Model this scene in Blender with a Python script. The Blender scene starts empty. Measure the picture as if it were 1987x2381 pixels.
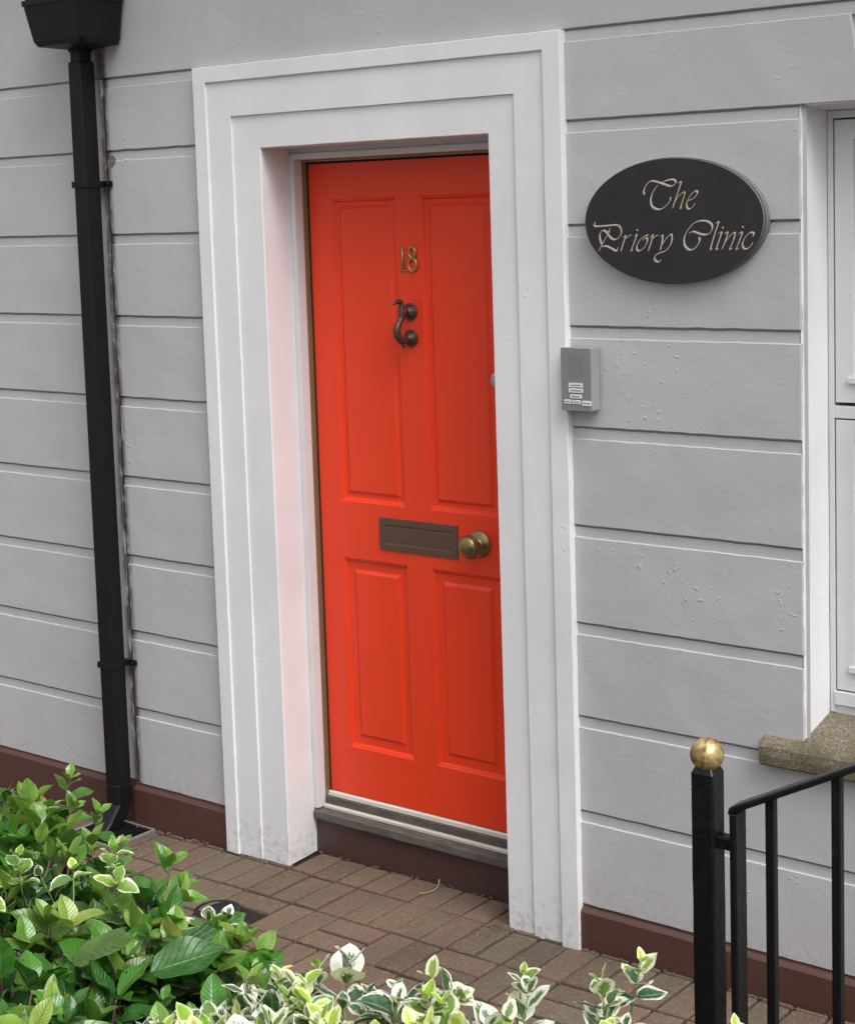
import bpy, math, random
import numpy as np
from mathutils import Vector, Matrix, noise
random.seed(7); rng = np.random.default_rng(11)
S = bpy.context.scene
R = math.radians

# ------------------------------------------------------------------ camera
F_PX, W_PX, H_PX = 3911.0, 1987.0, 2381.0
cd = bpy.data.cameras.new("camera"); cam = bpy.data.objects.new("camera", cd)
S.collection.objects.link(cam); S.camera = cam
cd.sensor_fit = 'VERTICAL'; cd.sensor_height = 24.0; cd.sensor_width = 24.0
cd.lens = 24.0 * F_PX / H_PX
cd.shift_x = -66.43 / H_PX; cd.shift_y = -282.42 / H_PX
cd.clip_start = 0.05; cd.clip_end = 400
yaw, pitch, roll = 0.65924885, -0.10710571, -0.02944189
fw = Vector((-math.sin(yaw)*math.cos(pitch), math.cos(yaw)*math.cos(pitch), math.sin(pitch)))
r0 = Vector((math.cos(yaw), math.sin(yaw), 0)); u0 = r0.cross(fw)
rt = r0*math.cos(roll) + u0*math.sin(roll); up = -r0*math.sin(roll) + u0*math.cos(roll)
m = Matrix((rt, up, -fw)).transposed().to_4x4()
m.translation = Vector((4.020365, -3.84675774, 2.1260005)); cam.matrix_world = m

# ------------------------------------------------------------------ sky and sun (overcast)
SUN_EL, SUN_AZ = R(52), R(106)      # azimuth clockwise from +Y: in front of the wall, to its right
w = bpy.data.worlds.new("World"); S.world = w; w.use_nodes = True
nt = w.node_tree; nt.nodes.clear()
sky = nt.nodes.new('ShaderNodeTexSky'); sky.sky_type = 'NISHITA'; sky.sun_disc = False
sky.sun_elevation = SUN_EL; sky.sun_rotation = SUN_AZ; sky.dust_density = 4; sky.air_density = 1.0
hs = nt.nodes.new('ShaderNodeHueSaturation'); hs.inputs['Saturation'].default_value = 0.12
bg = nt.nodes.new('ShaderNodeBackground'); bg.inputs['Strength'].default_value = 0.15
ow = nt.nodes.new('ShaderNodeOutputWorld')
# overcast cloud: brightest overhead, dimmer towards the horizon
tc = nt.nodes.new('ShaderNodeTexCoord'); sp = nt.nodes.new('ShaderNodeSeparateXYZ'); mr = nt.nodes.new('ShaderNodeMapRange')
mr.inputs[1].default_value = 0; mr.inputs[2].default_value = 1; mr.inputs[3].default_value = .55; mr.inputs[4].default_value = 1.9
ml = nt.nodes.new('ShaderNodeVectorMath'); ml.operation = 'SCALE'
nt.links.new(tc.outputs['Generated'], sp.inputs[0]); nt.links.new(sp.outputs[2], mr.inputs[0])
nt.links.new(sky.outputs[0], hs.inputs['Color']); nt.links.new(hs.outputs[0], ml.inputs[0]); nt.links.new(mr.outputs[0], ml.inputs['Scale']); nt.links.new(ml.outputs[0], bg.inputs[0]); nt.links.new(bg.outputs[0], ow.inputs[0])
sl = bpy.data.lights.new("sun", 'SUN'); sl.energy = 1.3; sl.angle = R(40); sl.color = (1, .97, .94)
so = bpy.data.objects.new("sun", sl); S.collection.objects.link(so)
sd = Vector((math.sin(SUN_AZ)*math.cos(SUN_EL), math.cos(SUN_AZ)*math.cos(SUN_EL), math.sin(SUN_EL)))
so.rotation_euler = sd.to_track_quat('Z', 'Y').to_euler(); so.location = (3, -6, 8)
vs = S.view_settings; vs.view_transform = 'Standard'; vs.look = 'None'; vs.gamma = 1; vs.exposure = 0.42
vs.use_curve_mapping = False

# ------------------------------------------------------------------ materials
class M:
    def __init__(s, name):
        s.m = bpy.data.materials.new(name); s.m.use_nodes = True
        s.t = s.m.node_tree; s.b = s.t.nodes['Principled BSDF']; s.out = s.t.nodes['Material Output']
    def n(s, typ, **kw):
        x = s.t.nodes.new(typ)
        for k, v in kw.items():
            if k in ('operation', 'blend_type', 'data_type', 'feature', 'attribute_name', 'noise_dimensions', 'distance', 'wave_type', 'bands_direction', 'wave_profile', 'interpolation_type'): setattr(x, k, v)
            else: x.inputs[k.replace('_', ' ')].default_value = v
        return x
    def l(s, a, b): s.t.links.new(a, b)
    def geo(s):
        if not hasattr(s, '_g'): s._g = s.t.nodes.new('ShaderNodeNewGeometry').outputs['Position']
        return s._g
    def noise(s, scale, detail=4, rough=.55, vec=None, dist=0):
        x = s.n('ShaderNodeTexNoise', Scale=scale, Detail=detail, Roughness=rough, Distortion=dist)
        s.l(vec or s.geo(), x.inputs['Vector']); return x.outputs['Fac']
    def ramp(s, fac, pts):
        x = s.t.nodes.new('ShaderNodeValToRGB'); e = x.color_ramp.elements
        while len(e) < len(pts): e.new(.5)
        for i, (p, c) in enumerate(pts):
            e[i].position = p; e[i].color = tuple(c)+(1,) if not isinstance(c, (int, float)) else (c, c, c, 1)
        s.l(fac, x.inputs[0]); return x.outputs[0]
    def mix(s, fac, a, b, mode='MIX'):
        x = s.t.nodes.new('ShaderNodeMix'); x.data_type = 'RGBA'; x.blend_type = mode
        for i, v in ((0, fac), (6, a), (7, b)):
            if isinstance(v, (int, float)): x.inputs[i].default_value = v
            elif isinstance(v, tuple): x.inputs[i].default_value = v+(1,)
            else: s.l(v, x.inputs[i])
        return x.outputs[2]
    def math(s, op, a, b=None, c=None, clamp=False):
        x = s.t.nodes.new('ShaderNodeMath'); x.operation = op; x.use_clamp = clamp
        for i, v in enumerate((a, b, c)):
            if v is None: continue
            if isinstance(v, (int, float)): x.inputs[i].default_value = v
            else: s.l(v, x.inputs[i])
        return x.outputs[0]
    def sep(s, v):
        x = s.t.nodes.new('ShaderNodeSeparateXYZ'); s.l(v, x.inputs[0]); return x.outputs
    def bump(s, h, dist, strength=1, prev=None):
        x = s.t.nodes.new('ShaderNodeBump'); x.inputs['Distance'].default_value = dist; x.inputs['Strength'].default_value = strength
        s.l(h, x.inputs['Height'])
        if prev: s.l(prev, x.inputs['Normal'])
        return x.outputs[0]
    def set(s, col=None, rough=None, nrm=None, **kw):
        for k, v in (('Base Color', col), ('Roughness', rough), ('Normal', nrm)):
            if v is None: continue
            if isinstance(v, tuple): s.b.inputs[k].default_value = v+(1,)
            elif isinstance(v, (int, float)): s.b.inputs[k].default_value = v
            else: s.l(v, s.b.inputs[k])
        for k, v in kw.items(): s.b.inputs[k.replace('_', ' ')].default_value = v
        return s.m

def paint_wall(name, base, lumps=1.0, dirt=.5, rough=.55, crack=False):
    x = M(name)
    big = x.noise(1.6, 5, .6); mid = x.noise(9, 5, .65); fine = x.noise(85, 3, .6)
    c = x.mix(x.ramp(big, [(.35, 0.0), (.7, 1.0)]), tuple(v*.93 for v in base), tuple(min(1, v*1.05) for v in base))
    grime = x.ramp(mid, [(.55, 0), (.8, 1)])
    c = x.mix(x.math('MULTIPLY', grime, .22*dirt), c, (base[0]*.62, base[1]*.60, base[2]*.56))
    pz = x.sep(x.geo())[2]
    low = x.math('SUBTRACT', 1.0, x.math('MULTIPLY', pz, 5.5 if not crack else 3.4), clamp=True)
    dn = x.ramp(x.noise(48, 5, .7), [(.50, 0), (.62, 1)])
    c = x.mix(x.math('MULTIPLY', x.math('MULTIPLY', low, dn), .42), c, (.20, .17, .135))
    sv = x.t.nodes.new('ShaderNodeVectorMath'); sv.operation = 'MULTIPLY'; x.l(x.geo(), sv.inputs[0]); sv.inputs[1].default_value = (1, 1, .12)
    run = x.ramp(x.noise(17, 4, .6, sv.outputs[0]), [(.52, 0), (.75, 1)])
    c = x.mix(x.math('MULTIPLY', run, .06), c, (base[0]*.45, base[1]*.43, base[2]*.38))
    chip = x.ramp(x.noise(62, 5, .75), [(.715, 0), (.735, 1)])
    c = x.mix(x.math('MULTIPLY', chip, x.math('ADD', .18, x.math('MULTIPLY', low, .7))), c, (.22, .19, .16))
    if crack:
        p = x.sep(x.geo())
        # damp dirt in the joint between the two houses
        d = x.math('ABSOLUTE', x.math("ADD", p[0], .436))
        f = x.math('SUBTRACT', 1.0, x.math('DIVIDE', d, .034), clamp=True)
        st = x.t.nodes.new('ShaderNodeVectorMath'); st.operation = 'MULTIPLY'; x.l(x.geo(), st.inputs[0]); st.inputs[1].default_value = (1, 1, .35)
        nz = x.noise(34, 5, .7, st.outputs[0])
        f = x.math('MULTIPLY', f, x.ramp(nz, [(.32, 0), (.54, 1)]))
        c = x.mix(x.math('MULTIPLY', f, 1.7, clamp=True), c, (.085, .075, .065))
    if crack:
        vd = x.t.nodes.new('ShaderNodeVectorMath'); vd.operation = 'DISTANCE'; x.l(x.geo(), vd.inputs[0]); vd.inputs[1].default_value = (-.412, 0, 2.322)
        pd = x.math('ADD', vd.outputs['Value'], x.math('MULTIPLY', x.math('SUBTRACT', x.noise(45, 3, .6), .5), .028))
        c = x.mix(x.ramp(x.math('MULTIPLY', pd, 20.0), [(.44, 1), (.50, 0)]), c, (.165, .145, .118))
    # lumps in many coats of paint
    v = x.n('ShaderNodeTexVoronoi', feature='F1', Scale=34.0, Randomness=1.0)
    dv = x.n('ShaderNodeTexNoise', Scale=25.0, Detail=2.0); x.l(x.geo(), dv.inputs['Vector'])
    mv = x.t.nodes.new('ShaderNodeVectorMath'); mv.operation = 'MULTIPLY_ADD'
    x.l(dv.outputs['Color'], mv.inputs[0]); mv.inputs[1].default_value = (.075, .075, .075); x.l(x.geo(), mv.inputs[2])
    x.l(mv.outputs[0], v.inputs['Vector'])
    lump = x.ramp(x.math('ADD', v.outputs['Distance'], x.math('MULTIPLY', x.math('SUBTRACT', x.noise(70, 4, .7), .5), .35)), [(.04, 1), (.26, 0)])
    mask = x.ramp(x.noise(3.2, 3, .6), [(.52, 0), (.66, 1)])
    lump = x.math('MULTIPLY', lump, mask)
    h1 = x.bump(lump, .0024*lumps, .8)
    h2 = x.bump(x.noise(16, 4, .55, dist=.5), .0050*lumps, .33, h1)
    h3 = x.bump(fine, .0010*lumps, .5, h2)
    return x.set(c, rough, h3)

MAT = {}
MAT['wall'] = paint_wall('grey_masonry_paint', (.455, .448, .467), .85, .5, crack=True)
MAT['white'] = paint_wall('white_masonry_paint', (.715, .712, .730), .5, .35, .5)
MAT['timber'] = paint_wall('white_gloss_timber', (.64, .64, .65), .22, .3, .34)
def plinth():
    x = M('brown_plinth_paint'); n1 = x.noise(5, 5, .6)
    c = x.mix(n1, (.066, .028, .022), (.080, .035, .028))
    sp = x.ramp(x.noise(160, 2, .5), [(.74, 0), (.78, 1)]); c = x.mix(x.math('MULTIPLY', sp, .35), c, (.35, .3, .27))
    return x.set(c, .48, x.bump(x.noise(30, 5, .6), .003, .6))
MAT['plinth'] = plinth()
def plinth2():
    x = M('brown_step_paint'); n1 = x.noise(6, 5, .6)
    c = x.mix(n1, (.052, .024, .022), (.068, .031, .027))
    sp = x.ramp(x.noise(120, 2, .5), [(.75, 0), (.79, 1)]); c = x.mix(x.math('MULTIPLY', sp, .25), c, (.3, .27, .25))
    return x.set(c, .5, x.bump(x.noise(30, 5, .6), .002, .6))
MAT['step'] = plinth2()
def redpaint():
    x = M('red_gloss_paint'); n1 = x.noise(2.2, 3, .5)
    c = x.mix(n1, (.73, .042, .010), (.79, .053, .013))
    st = x.t.nodes.new('ShaderNodeVectorMath'); st.operation = 'MULTIPLY'; x.l(x.geo(), st.inputs[0]); st.inputs[1].default_value = (1, 1, .08)
    return x.set(c, .34, x.bump(x.noise(110, 4, .6, st.outputs[0]), .0010, .5), Specular_IOR_Level=.38)
MAT['red'] = redpaint()
def simple(name, col, rough, metal=0.0, nsc=60, bd=.0006, var=.12, spec=.5):
    x = M(name); n1 = x.noise(nsc*.2, 4, .6)
    c = x.mix(n1, tuple(v*(1-var) for v in col), tuple(min(1, v*(1+var)) for v in col))
    return x.set(c, rough, x.bump(x.noise(nsc, 4, .6), bd, .5), Metallic=metal, Specular_IOR_Level=spec)
MAT['black'] = simple('black_plastic', (.0050, .0046, .0056), .45, 0, 20, .0006, .12, .28)
def ironpaint():
    x = M('black_iron_paint'); n1 = x.noise(28, 5, .65)
    sp = x.ramp(x.noise(90, 4, .7), [(.66, 0), (.74, 1)])
    c = x.mix(n1, (.0045, .0045, .0050), (.009, .009, .0095)); c = x.mix(x.math('MULTIPLY', sp, .35), c, (.10, .10, .10))
    return x.set(c, x.math('ADD', x.math('MULTIPLY', n1, .25), .24), x.bump(n1, .0035, .7), Specular_IOR_Level=.32)
MAT['iron'] = ironpaint()
def goldball():
    x = M('worn_gold_paint'); n1 = x.noise(42, 5, .65, dist=.8)
    c = x.ramp(n1, [(.34, (.05, .035, .02)), (.46, (.30, .20, .075)), (.6, (.50, .39, .19)), (.72, (.68, .58, .38))])
    return x.set(c, x.ramp(n1, [(.3, .6), (.6, .34)]), x.bump(n1, .002, .6), Metallic=.55)
MAT['gold'] = goldball()
MAT['brass'] = simple('aged_brass', (.27, .205, .095), .30, .9, 40, .0006, .2)
MAT['brass_light'] = simple('polished_brass_strip', (.72, .68, .60), .34, .35, 30, .0008, .25)
MAT['brown_seal'] = simple('brown_weather_strip', (.30, .175, .085), .36, .4, 30, .0008, .25)
MAT['bronze'] = simple('dark_bronze', (.085, .046, .034), .42, .35, 60, .001, .2)
MAT['letterbox'] = simple('brown_lacquered_brass', (.125, .074, .050), .36, .35, 20, .0005, .12)
MAT['numeral'] = simple('worn_gilt_numeral', (.42, .25, .11), .33, .7, 90, .0012, .35)
MAT['chrome'] = simple('steel', (.5, .5, .52), .25, .9, 30, .0003, .1)
MAT['dark'] = simple('gap_shade_black', (.012, .011, .012), .8)  # near-black colour stands in for the shade inside open gaps
def slate():
    x = M('weathered_grey_stone'); st = x.t.nodes.new('ShaderNodeVectorMath'); st.operation = 'MULTIPLY'; x.l(x.geo(), st.inputs[0]); st.inputs[1].default_value = (.3, 1.5, 1.2)
    n1 = x.noise(40, 6, .7, st.outputs[0]); n2 = x.noise(6, 4, .6)
    c = x.ramp(n1, [(.3, (.060, .052, .044)), (.5, (.10, .088, .074)), (.72, (.155, .135, .112))])
    c = x.mix(x.ramp(n2, [(.4, 0), (.65, .6)]), c, (.055, .05, .043))
    return x.set(c, .75, x.bump(n1, .004, .8))
MAT['slate'] = slate()
def granite():
    x = M('speckled_granite_sill'); n2 = x.noise(7, 4, .6)
    st = x.noise(210, 3, .7, dist=1.5); st2 = x.noise(120, 3, .7, dist=2)
    c = x.ramp(st, [(.34, (.035, .030, .022)), (.46, (.15, .12, .085)), (.56, (.25, .20, .15)), (.68, (.52, .45, .37))])
    c = x.mix(x.ramp(n2, [(.42, 0), (.62, .7)]), c, x.ramp(st2, [(.4, (.035, .034, .014)), (.6, (.15, .13, .055))]))
    return x.set(c, .85, x.bump(st2, .004, .9))
MAT['granite'] = granite()
def plaq():
    x = M('black_slate_plaque'); n1 = x.noise(9, 5, .65); n2 = x.noise(150, 3, .6)
    c = x.mix(n1, (.008, .007, .009), (.024, .022, .025)); c = x.mix(x.ramp(n2, [(.72, 0), (.78, .5)]), c, (.10, .09, .09))
    return x.set(c, x.ramp(n1, [(.3, .46), (.7, .62)]), x.bump(n2, .0006, .5))
MAT['plaque'] = plaq()
MAT['plaque_edge'] = simple('grey_slate_edge', (.15, .147, .15), .6, 0, 80, .001, .3)
def letters():
    x = M('silver_gilt_lettering'); n1 = x.noise(16, 3, .6); n2 = x.noise(160, 3, .6)
    c = x.ramp(n1, [(.40, (.56, .50, .46)), (.60, (.50, .42, .35)), (.72, (.46, .28, .13))])
    c = x.mix(x.ramp(n2, [(.55, 0), (.75, .6)]), c, (.14, .10, .08))
    return x.set(c, .4, Metallic=.25)
MAT['letters'] = letters()
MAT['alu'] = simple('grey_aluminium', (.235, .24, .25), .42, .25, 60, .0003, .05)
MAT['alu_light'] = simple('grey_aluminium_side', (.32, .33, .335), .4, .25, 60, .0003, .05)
MAT['label'] = simple('white_label', (.70, .70, .71), .5)
MAT['ink'] = simple('grey_ink', (.16, .16, .17), .7)
MAT['net'] = simple('white_roller_blind', (.62, .61, .62), .8)
def glass():
    x = M('window_glass'); x.set((.9, .92, .92), .02)
    g = x.t.nodes.new('ShaderNodeBsdfGlossy'); g.inputs['Roughness'].default_value = .02
    t = x.t.nodes.new('ShaderNodeBsdfTransparent'); t.inputs[0].default_value = (.88, .9, .89, 1)
    f = x.t.nodes.new('ShaderNodeFresnel'); f.inputs[0].default_value = 1.5; mx = x.t.nodes.new('ShaderNodeMixShader')
    x.l(f.outputs[0], mx.inputs[0]); x.l(t.outputs[0], mx.inputs[1]); x.l(g.outputs[0], mx.inputs[2]); x.l(mx.outputs[0], x.out.inputs[0])
    return x.m
MAT['glass'] = glass()
def paver():
    x = M('brown_clay_paver'); a = x.n('ShaderNodeAttribute', attribute_name='tint'); s = x.sep(a.outputs['Vector'])
    base = x.ramp(s[0], [(0, (.088, .060, .041)), (.35, (.136, .080, .056)), (.65, (.104, .080, .052)), (1, (.160, .095, .067))])
    n1 = x.noise(12, 5, .65); alg = x.ramp(n1, [(.40, 0), (.66, 1)])
    c = x.mix(x.math('MULTIPLY', alg, .60), base, (.112, .100, .062))
    sp = x.ramp(x.noise(105, 5, .8), [(.56, 0), (.64, 1)]); c = x.mix(x.math('MULTIPLY', sp, .62), c, (.34, .255, .20))
    dk = x.ramp(x.noise(95, 4, .75), [(.33, 1), (.46, 0)]); c = x.mix(x.math('MULTIPLY', dk, .55), c, (.035, .024, .018))
    big = x.ramp(x.noise(1.7, 3, .6), [(.35, .80), (.7, 1.12)]); c = x.mix(1.0, c, big, 'MULTIPLY')
    return x.set(c, .82, x.bump(x.noise(75, 5, .75), .0050, .9))
MAT['paver'] = paver()
def soil(name, a, b, sc=50):
    x = M(name); n1 = x.noise(sc, 5, .7)
    return x.set(x.ramp(n1, [(.35, a), (.65, b)]), .95, x.bump(n1, .01, .8))
MAT['joint'] = soil('sandy_joint', (.006, .004, .003), (.018, .011, .007), 90)
MAT['ground'] = soil('street_ground', (.13, .12, .11), (.20, .185, .17), 12)
MAT['soil'] = soil('garden_soil', (.010, .007, .005), (.03, .021, .015), 40)
MAT['twig'] = simple('brown_twig', (.10, .055, .035), .7, 0, 80, .001, .3)
MAT['gstem'] = simple('green_stem', (.14, .20, .05), .55, 0, 80, .0006, .25)
MAT['dry_stalk'] = simple('pale_dry_stalk', (.30, .23, .16), .8)
MAT['litter'] = simple('dry_litter', (.11, .066, .04), .8, 0, 80, .001, .5)

def leafmat(name, kind):
    x = M(name); uv = x.n('ShaderNodeAttribute', attribute_name='luv').outputs['Vector']
    tn = x.sep(x.n('ShaderNodeAttribute', attribute_name='tint').outputs['Vector'])   # rand, age, rand2
    q = x.sep(uv); e = x.math('ABSOLUTE', x.math('SUBTRACT', x.math('MULTIPLY', q[0], 2), 1))   # 0 midrib, 1 margin
    # per-leaf texture space
    cv = x.t.nodes.new('ShaderNodeCombineXYZ'); x.l(q[0], cv.inputs[0]); x.l(q[1], cv.inputs[1]); x.l(x.math('MULTIPLY', tn[0], 37.0), cv.inputs[2])
    nz = x.n('ShaderNodeTexNoise', Scale=5.0, Detail=3.0, Roughness=.6); x.l(cv.outputs[0], nz.inputs['Vector'])
    # side veins
    vv = x.math('ADD', x.math('MULTIPLY', q[1], 9.0), x.math('MULTIPLY', e, -2.2))
    tri = x.math('ABSOLUTE', x.math('SUBTRACT', x.math('FRACT', vv), .5))
    vein = x.math('SUBTRACT', 1.0, x.math('MULTIPLY', tri, 11.0), clamp=True)
    mid = x.math('SUBTRACT', 1.0, x.math('MULTIPLY', e, 17.0), clamp=True)
    if kind == 'green':
        c = x.ramp(tn[0], [(0, (.012, .056, .010)), (.5, (.028, .120, .014)), (1, (.062, .200, .020))])
        c = x.mix(tn[1], c, x.ramp(tn[2], [(0, (.115, .26, .035)), (.6, (.17, .31, .040)), (1, (.26, .30, .055))]))
        c = x.mix(x.math('MULTIPLY', x.ramp(nz.outputs['Fac'], [(.45, 0), (.7, 1)]), .35), c, (.10, .22, .05))
        c = x.mix(x.math('MULTIPLY', x.math('MULTIPLY', e, e), x.math('MULTIPLY', tn[1], .4)), c, (.40, .42, .14))
        br = x.math('MULTIPLY', x.ramp(nz.outputs['Fac'], [(.66, 0), (.70, 1)]), x.ramp(tn[2], [(.72, 0), (.76, .8)]))
        c = x.mix(br, c, (.15, .085, .03))
        c = x.mix(x.math('MULTIPLY', mid, .65), c, (.20, .34, .11)); c = x.mix(x.math('MULTIPLY', vein, .03), c, (.16, .30, .08))
        rough = .27; hd = .0022
    else:
        thr = x.math('SUBTRACT', .86, x.math('MULTIPLY', tn[2], .62))
        st = x.t.nodes.new('ShaderNodeCombineXYZ'); x.l(x.math('MULTIPLY', q[0], 7.0), st.inputs[0]); x.l(x.math('ADD', x.math('MULTIPLY', q[1], 2.2), x.math('MULTIPLY', e, -1.6)), st.inputs[1]); x.l(x.math('MULTIPLY', tn[0], 53.0), st.inputs[2])
        n2 = x.n('ShaderNodeTexNoise', Scale=1.9, Detail=3.0, Roughness=.6); x.l(st.outputs[0], n2.inputs['Vector'])
        em = x.math('MAXIMUM', e, x.math('SUBTRACT', x.math('MULTIPLY', q[1], 1.9), .95))
        em = x.math('ADD', em, x.math('MULTIPLY', x.math('SUBTRACT', n2.outputs['Fac'], .5), 1.5))
        f = x.math('MULTIPLY', x.math('SUBTRACT', em, thr), 14.0, clamp=True)
        f = x.math('MAXIMUM', f, x.math('MULTIPLY', x.math('SUBTRACT', e, .90), 14.0, clamp=True))
        g = x.ramp(tn[0], [(0, (.018, .052, .022)), (.55, (.030, .085, .030)), (1, (.060, .125, .060))])
        g = x.mix(x.math('MULTIPLY', x.ramp(nz.outputs['Fac'], [(.5, 0), (.6, 1)]), .5), g, (.10, .17, .10))
        gy = x.ramp(tn[2], [(0, (.15, .33, .025)), (.55, (.33, .50, .04)), (1, (.50, .56, .06))])
        g = x.mix(tn[1], g, gy)
        cr = x.mix(tn[1], (.70, .70, .60), (.66, .70, .36))
        c = x.mix(f, g, cr); c = x.mix(x.math('MULTIPLY', mid, .35), c, (.45, .52, .30))
        rough = .36; hd = .0010
    x.set(c, rough, x.bump(x.math('ADD', x.math('MULTIPLY', vein, -.5), x.math('MULTIPLY', mid, -1.0)), hd, .8), Specular_IOR_Level=.5)
    tr = x.t.nodes.new('ShaderNodeBsdfTranslucent'); mx = x.t.nodes.new('ShaderNodeMixShader'); mx.inputs[0].default_value = .22
    x.l(x.mix(1.0, c, (1.5, 1.6, .8), 'MULTIPLY'), tr.inputs[0])
    x.l(x.b.outputs[0], mx.inputs[1]); x.l(tr.outputs[0], mx.inputs[2]); x.l(mx.outputs[0], x.out.inputs[0])
    return x.m
MAT['leaf_green'] = leafmat('glossy_green_leaf', 'green'); MAT['leaf_var'] = leafmat('variegated_leaf', 'var')

# ------------------------------------------------------------------ mesh helpers
def root_of(o):
    while o.parent: o = o.parent
    return o
def tag(o, label=None, cat=None, group=None, kind=None):
    for k, v in (('label', label), ('category', cat), ('group', group), ('kind', kind)):
        if v: o[k] = v
    return o
def thing(name, label, cat, loc, group=None):
    o = bpy.data.objects.new(name, None); S.collection.objects.link(o); o.location = loc; o.empty_display_size = .1
    return tag(o, label, cat, group)
class MB:
    def __init__(s): s.v = []; s.f = []; s.mi = []; s.sm = []
    def add(s, vs, fs, smooth=False):
        b = len(s.v); s.v += [tuple(p) for p in vs]; s.f += [tuple(i+b for i in f) for f in fs]; s.sm += [smooth]*len(fs); return s
    def box(s, x0, x1, y0, y1, z0, z1):
        vs = [(x, y, z) for z in (z0, z1) for y in (y0, y1) for x in (x0, x1)]
        return s.add(vs, [(0, 2, 3, 1), (4, 5, 7, 6), (0, 1, 5, 4), (2, 6, 7, 3), (0, 4, 6, 2), (1, 3, 7, 5)])
    def loft(s, rings, smooth=False, caps=True, closed=True):
        n = len(rings[0]); vs = [p for r in rings for p in r]; fs = []
        for i in range(len(rings)-1):
            for j in range(n if closed else n-1):
                k = (j+1) % n; fs.append((i*n+j, i*n+k, (i+1)*n+k, (i+1)*n+j))
        if caps: fs.append(tuple(range(n-1, -1, -1))); fs.append(tuple((len(rings)-1)*n+j for j in range(n)))
        return s.add(vs, fs, smooth)
    def tube(s, pts, rad, n=10, smooth=True, flat=1.0):
        P = [Vector(p) for p in pts]; rings = []
        if isinstance(rad, (int, float)): rad = [rad]*len(P)
        t0 = (P[1]-P[0]).normalized(); a = t0.orthogonal().normalized()
        for i, p in enumerate(P):
            t = (P[min(i+1, len(P)-1)]-P[max(i-1, 0)]).normalized(); a = (a-t*a.dot(t)).normalized(); b = t.cross(a)
            rings.append([p+(a*math.cos(2*math.pi*k/n)+b*math.sin(2*math.pi*k/n))*rad[i] for k in range(n)])
        return s.loft(rings, smooth)
    def lathe(s, c, axis, prof, n=32, smooth=True, sx=1, sz=1):   # prof: (distance along axis, radius)
        ax = Vector(axis).normalized(); a = Vector((0, 0, 1)) if abs(ax.z) < .9 else Vector((1, 0, 0)); a = (a-ax*a.dot(ax)).normalized(); b = ax.cross(a)
        rings = [[Vector(c)+ax*d+(a*math.cos(2*math.pi*k/n)*sz+b*math.sin(2*math.pi*k/n)*sx)*max(r, 1e-4) for k in range(n)] for d, r in prof]
        return s.loft(rings, smooth)
    def slab(s, x0, x1, z0, z1, y, yb, step=.03, jit=.0007, b=.0022, dz=lambda x, z: 0, xr=None):
        nx = max(2, int((x1-x0)/step)); nz = max(2, int((z1-z0)/step))
        xs = [x0, x0+b]+[x0+b+(x1-x0-2*b)*i/nx for i in range(1, nx)]+[x1-b, x1]
        zs = [z0, z0+b]+[z0+b+(z1-z0-2*b)*i/nz for i in range(1, nz)]+[z1-b, z1]
        vs = []; NX, NZ = len(xs), len(zs)
        for j, z in enumerate(zs):
            for i, x in enumerate(xs):
                n1 = noise.noise(Vector((x*9, y*50, z*9)))*.0012+noise.noise(Vector((x*2.3, 7, z*2.3)))*.0015
                e = (i in (0, NX-1)) or (j in (0, NZ-1)); yy = y+n1*(1 if jit else 0)+(b if e else 0)
                jx = jz = 0
                if jit:
                    if i < 2 or i >= NX-2: jx = noise.noise(Vector((x*3, z*28, 3)))*jit*1.6
                    if j < 2 or j >= NZ-2: jz = noise.noise(Vector((x*28, z*3, 9)))*jit*1.6
                xx = x+jx
                if xr: xx += xr(z)*(x-x0)/(x1-x0)
                vs.append((xx, yy, z+jz))
        fs = [(j*NX+i, j*NX+i+1, (j+1)*NX+i+1, (j+1)*NX+i) for j in range(NZ-1) for i in range(NX-1)]
        ring = [i for i in range(NX)]+[j*NX+NX-1 for j in range(1, NZ)]+[(NZ-1)*NX+i for i in range(NX-2, -1, -1)]+[j*NX for j in range(NZ-2, 0, -1)]
        o = len(vs); vs += [(vs[k][0], yb, vs[k][2]) for k in ring]; L = len(ring)
        fs += [(ring[(k+1) % L], ring[k], o+k, o+(k+1) % L) for k in range(L)]
        return s.add(vs, fs)
    def build(s, name, mat, parent=None, bevel=0, seg=2, sharp=None):
        off = root_of(parent).location if parent else Vector((0, 0, 0))
        me = bpy.data.meshes.new(name); me.from_pydata([Vector(p)-off for p in s.v], [], s.f)
        me.materials.append(MAT[mat] if isinstance(mat, str) else mat)
        me.polygons.foreach_set('use_smooth', s.sm); me.update()
        o = bpy.data.objects.new(name, me); S.collection.objects.link(o)
        if parent: o.parent = parent
        if bevel:
            md = o.modifiers.new('bevel', 'BEVEL'); md.width = bevel; md.segments = seg; md.limit_method = 'ANGLE'; md.angle_limit = R(35)
        return o
def top(mb, name, mat, label, cat, **kw):
    g = kw.pop('group', None); o = mb.build(name, mat, **kw); return tag(o, label, cat, g)

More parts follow.
